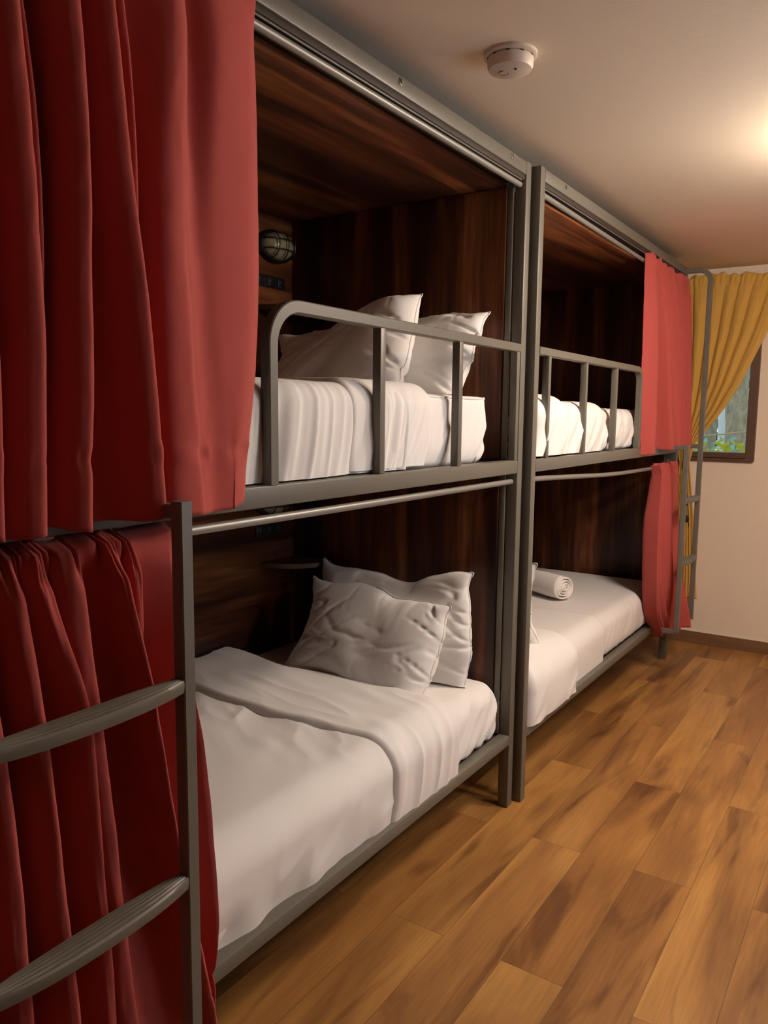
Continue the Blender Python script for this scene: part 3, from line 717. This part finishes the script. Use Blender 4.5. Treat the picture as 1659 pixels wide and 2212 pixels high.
# lower curtain of the foreground bunk, behind the ladder
lv = []
WV = (.04, .04, .035, .032, .045, .02, .02); WF = (.012,)*7
for z, ys, am, ey, ex, xv, xr in (
    (1.205, (-1.95, -1.89, -1.835, -1.785, -1.735, -1.66, -1.62), (.5, .5, .55, .5, .5, .5, .5), -1.525, -.014, -.034, .000),
    (1.188, (-1.95, -1.89, -1.833, -1.784, -1.735, -1.658, -1.62), (.6, .6, .6, .6, .6, .6, .6), -1.530, .016, .008, .032),
    (1.13, (-1.95, -1.89, -1.829, -1.781, -1.734, -1.653, -1.617), (.7, .7, .8, .7, .8, .9, .7), -1.545, .04, .004, .064),
    (.95, (-1.95, -1.885, -1.827, -1.749, -1.728, -1.632, -1.60), (.9, .9, 1, .9, .9, 1, .3), -1.538, .070, -.012, .085),
    (.70, (-1.95, -1.88, -1.815, -1.740, -1.711, -1.600, -1.575), (1, 1, 1, .9, .9, 1, .1), -1.500, .072, .002, .095),
    (.46, (-1.95, -1.875, -1.80, -1.725, -1.695, -1.555, -1.535), (1, 1, 1, .8, .9, 1, .0), -1.484, .070, .020, .098),
    (.235, (-1.95, -1.87, -1.79, -1.715, -1.672, -1.510, -1.495), (1, 1, .9, .7, .9, 1, .0), -1.492, .064, .022, .095)):
    lv.append((z, folds(list(zip(ys, am, WV, WF)), -2.005, ey, .0, ex, xv, xr)))
curtain('bunk_curtain', RED, lv, 360, 110, 'red curtain gathered behind the ladder of the lower foreground bunk', 'curtain', 'red bunk curtains', header=1.178, hem=.09, base=(0, -1.7, .235), seed=13, wr=.0025)
# curtains of the farther bunk
lv = []
for z, e0, r1, q, am, ye in ((2.165, 1.335, 1.415, .010, .30, 2.10), (2.06, 1.352, 1.440, .020, .75, 2.105), (1.80, 1.362, 1.465, .030, 1, 2.11), (1.50, 1.368, 1.478, .034, 1, 2.115), (1.235, 1.405, 1.480, .036, 1.05, 2.12)):
    t = (2.165-z)/.93                       # 0 at the rod, 1 at the hem
    g0 = r1+.10+.14*t                       # where the pleats beyond the front panel begin
    pts = [(.012+.008*t, e0), (.022+q*.5, e0+.03), (.030+q*am, r1-.030), (.030+q*am, r1), (.016+.01*am, r1+.006), (.004-.012*t, r1+.05), (.0-.010*t, g0-.03)]
    ys = np.linspace(g0, ye-.03, 5)
    for i, y in enumerate(ys):
        a = am*(.034+.034*t, .030+.05*t, .042+.03*t, .03+.04*t, .045+.03*t)[i]
        pts += [(.016+a, y), (.016+a*.95, y+.022), (.012-.012*am, y+.050)]
    pts.append((.03+.02*t, ye)); lv.append((z, pts))
def flick(G, cu, ct):
    G[..., 0] += sstep(.88, 1, ct)*sstep(.9, 1, cu)*.05; G[..., 1] += sstep(.88, 1, ct)*sstep(.9, 1, cu)*.02
    G[..., 2] += -.02*sstep(.7, 1, ct)*sstep(.25, 0, cu)
    return G
curtain('bunk_curtain', RED, lv, 260, 90, 'red curtain hanging at the far end of the upper bunk beside the window', 'curtain', 'red bunk curtains', header=2.14, hem=.10, base=(0, 1.7, 1.23), seed=23, extra=flick)
lv = []
for z, ya_, yb_, am, x_, lean in ((1.16, 1.66, 2.09, .35, .022, 0), (1.09, 1.665, 2.10, .7, .026, 0), (.85, 1.60, 2.11, 1, .03, .0), (.55, 1.60, 2.125, 1, .035, .03), (.38, 1.66, 2.13, .9, .035, .08), (.225, 1.80, 2.14, .9, .035, .11)):
    k = 7; pts = []
    for i, r_ in enumerate(np.linspace(0, 1, k)):
        y = ya_+(yb_-ya_)*min(1, max(0, r_+.02*math.sin(i*2.9))); a = am*(.036+.022*math.sin(i*2.4+1))
        pts += [(x_+a*.9+lean*r_, y), (x_-a*.7+lean*r_, y+(yb_-ya_)/(k-1)*.45)] if i < k-1 else [(x_+lean, y)]
    lv.append((z, pts))
curtain('bunk_curtain', RED, lv, 230, 90, 'red curtain bunched beside the ladder of the lower bunk near the window wall', 'curtain', 'red bunk curtains', header=1.137, hem=.085, base=(0, 1.9, .22), seed=33)

# mustard window curtain: swept to the left, tied low, tail hanging down
NC, NR = 260, 150
cu = np.linspace(0, 1, NC)[None, :].repeat(NR, 0); ct = np.linspace(0, 1, NR)[:, None].repeat(NC, 1)
ztop, ztie, zbot = 2.238, 1.13, .30
Z0 = ztop-(ztop-zbot)*ct
tz = np.clip((ztop-Z0)/(ztop-ztie), 0, 1)
xr = np.interp(Z0, [.25, .8, 1.13, 1.24, 1.44, 1.6, 1.9, 2.24], [.105, .055, .012, .03, .172, .265, .39, .50])
xr = np.where(Z0 < .3, xr, xr)
xl = np.interp(Z0, [.25, 1.13, 2.24], [-.10, -.045, -.30])
Xm = xl+(xr-xl)*cu**(1.0)
wamp = .016*(1-.35*tz)
ph = cu*math.pi*9+1.3*vn(cu*5, ct*.9, 5)+.9*vn(cu*9, ct*.4, 6)
Yw = Y1-.040-2.0*wamp*np.abs(np.sin(ph))**.55*(.35+.65*sstep(0, .12, ct))-.03*sstep(.8, 1, tz)+.002*fbm(cu*40, ct*8, 9)
Yw += -.012*np.exp(-((Z0-2.20)/.02)**2)*np.abs(np.sin(cu*NC*.33+vn(cu*30, ct*2, 8)))
Zc = Z0+.016*vn(cu*26, ct*0, 12)*sstep(2.20, 2.238, Z0)
G = np.stack([Xm, Yw, Zc], -1)
fs = [(r_*NC+c, (r_+1)*NC+c, (r_+1)*NC+c+1, r_*NC+c+1) for r_ in range(NR-1) for c in range(NC-1)]
o = mesh('window_curtain', G.reshape(-1, 3), fs, MUST, None, True, (.05, Y1-.06, .3)); sm = o.modifiers.new('t', 'SOLIDIFY'); sm.thickness = .002; sm.offset = 0
tag(o, 'mustard yellow curtain swept aside from the window beside the far bunk', 'curtain')
tb = MB(); tb.tube([(-.02, Y1-.10, 1.14), (.0, Y1-.10, 1.0), (.012, Y1-.085, .86), (.016, Y1-.085, .80)], .006, 8)
tb.lathe([(.004, -.02), (.014, -.012), (.016, 0), (.012, .012), (.004, .02)], (.016, Y1-.09, .79), 12)
for s in (-1, 1): tb.tube([(.016, Y1-.09, .79), (.016+s*.012, Y1-.09, .765), (.016+s*.016, Y1-.09, .74)], .004, 6)
tb.build('tie_back', BLACK, o, label='black knotted tie')
cr = MB().tube([(-.75, Y1-.022, 2.205), (.62, Y1-.022, 2.205)], .007).build('window_curtain_rod', BRASS, None, base=(0, Y1-.045, 2.2))
tag(cr, 'thin rod above the window holding the mustard curtain', 'curtain rod')

# ------------------------------------------------------------------ smoke detector
T = empty('smoke_detector', (.215, -.605, ZC), 'round cream smoke detector on the ceiling above the beds', 'smoke detector')
c = (.215, -.605, ZC)
MB().lathe([(.065, 0), (.065, -.007), (.061, -.010), (.055, -.011)], c, 48).build('mounting_base', PLAST, T)
MB().lathe([(.053, -.010), (.0565, -.014), (.0555, -.031), (.052, -.038), (.040, -.0425), (.018, -.045), (.001, -.0455)], c, 56).build('cover', PLAST, T)
for k in range(10):
    a = k*2*math.pi/10; u_ = Vector((math.cos(a), math.sin(a), 0)); tg = Vector((-math.sin(a), math.cos(a), 0)); o_ = Vector(c)
    MB().tube([o_+u_*.0558-tg*.004+Vector((0, 0, -.013)), o_+u_*.0558+tg*.004+Vector((0, 0, -.013))], .0018, 6).build('vent_slot', DARKP, T)
MB().tube([Vector(c)+Vector((.012*math.cos(a)-.012, .012*math.sin(a)-.010, -.0455)) for a in np.linspace(0, 5, 16)], .0012, 6).build('test_button', simple('dim_plastic', (.4, .32, .25)), T)
MB().lathe([(.003, -.044), (.0025, -.047), (.001, -.0475)], (c[0]+.022, c[1]-.016, c[2]), 10).build('indicator_light', DARKP, T)

# ------------------------------------------------------------------ outside the window
BARK = simple('mossy_bark', (.42, .33, .23), rough=.9, noise=.75, nscale=30, bump=.03, stretch=(1, 1, .4))
PALEB = simple('pale_bark', (.80, .84, .78), rough=.85, noise=.4, nscale=7, bump=.01, stretch=(1, 1, .3))
def leafmat(n_, c): return cloth_mat(n_, c, scale=60, rough=.5, trans=.45, sheen=0)
LEAF = [leafmat('green_leaf', (.07, .20, .08)), leafmat('yellow_leaf', (.55, .52, .05)), leafmat('blue_green_leaf', (.32, .58, .46))]
rnd = random.Random(4)
def tree(x, y, r, mat, label, lean=0):
    T = empty('tree', (x, y, -1), label, 'tree', 'trees outside the window')
    pts = [(x+lean*z*.08+.05*math.sin(z*1.1+x), y, -1+z) for z in np.linspace(0, 7, 16)]
    vs = MB().tube(pts, r, 18)
    vs.v = [(a+.02*vn(a*9, b_*9+c_*4, 2), b_, c_) for a, b_, c_ in vs.v]
    vs.build('trunk', mat, T)
    q = MB(); cl = []
    for i in range(320):
        a = rnd.uniform(0, 6.28); rr = rnd.uniform(.1, .3); cl.append((x+math.cos(a)*rr, y+math.sin(a)*rr, rnd.uniform(2.6, 6)))
    leaves(q, cl, .16); q.build('foliage', LEAF[0], T, angle=None)
def leaves(q, cs, s):
    for cx_, cy_, cz_ in cs:
        d = Vector((rnd.uniform(-1, 1), rnd.uniform(-1, 1), rnd.uniform(-.7, .5))).normalized(); n_ = d.cross(Vector((rnd.uniform(-1, 1), rnd.uniform(-1, 1), rnd.uniform(-1, 1)))).normalized()
        c0 = Vector((cx_, cy_, cz_)); ls = s*rnd.uniform(.6, 1.3); b_ = d.cross(n_)*.05*ls
        q.add([c0, c0+d*ls*.35+n_*ls*.22+b_, c0+d*ls*.7+n_*ls*.16+b_, c0+d*ls, c0+d*ls*.7-n_*ls*.16+b_, c0+d*ls*.35-n_*ls*.22+b_, c0+d*ls*.5-b_], [(0, 1, 6), (1, 2, 6), (2, 3, 6), (3, 4, 6), (4, 5, 6), (5, 0, 6)])
tree(-.31, 5.6, .105, BARK, 'thick brown mossy tree trunk beyond the window glass', .1)
tree(-.56, 6.3, .06, PALEB, 'slim pale tree trunk beyond the window, left of the mossy trunk', .1)
tree(-.95, 7.6, .12, BARK, 'brown tree trunk farthest left beyond the window', -.1)
def shrub(x, y, z, w_, h_, n_, s, mat, label):
    T = empty('shrub', (x, y, -1), label, 'shrub', 'shrubs outside the window')
    q = MB(); cs = []
    for i in range(n_):
        a = rnd.uniform(0, 6.28); rr = math.sqrt(rnd.random()); cs.append((x+math.cos(a)*rr*w_, y+math.sin(a)*rr*w_*.5, z-h_*rnd.random()))
    leaves(q, cs, s); q.build('foliage', mat, T, angle=None)
    st = MB()
    for k in range(5): st.tube([(x+rnd.uniform(-.1, .1), y, -1), (x+rnd.uniform(-w_, w_)*.7, y, z-.1)], .008, 6)
    st.build('stem', BARK, T)
shrub(-.1, 4.2, 1.22, .5, .9, 420, .08, LEAF[1], 'yellow green shrub low outside the window')
shrub(-.35, 5.0, 1.22, .8, 1.6, 900, .09, LEAF[2], 'blue green shrub behind the yellow one outside the window')
shrub(-.05, 6.9, 2.7, .30, 3.2, 1500, .11, LEAF[2], 'tall pale green bush at the right outside the window')
shrub(-1.2, 9.8, 3.4, 1.8, 4.4, 3800, .17, LEAF[0], 'dark green bush farthest beyond the window')
cdw = MB().tube([(-1.6, 4.6, 1.12), (-.6, 4.2, 1.22), (.6, 3.8, 1.36)], .006, 6).build('cord', simple('tan_cord', (.45, .32, .2)), None, base=(0, 4, 1.2))
tag(cdw, 'thin tan cord stretched outside across the lower window', 'cord')
g = MB().box(-14, 12, 2.8, 26, -1.05, -1.0, 0).build('ground', simple('forest_floor', (.14, .12, .07), noise=.5, nscale=3), None, smooth=False, angle=None); tag(g, kind='structure')
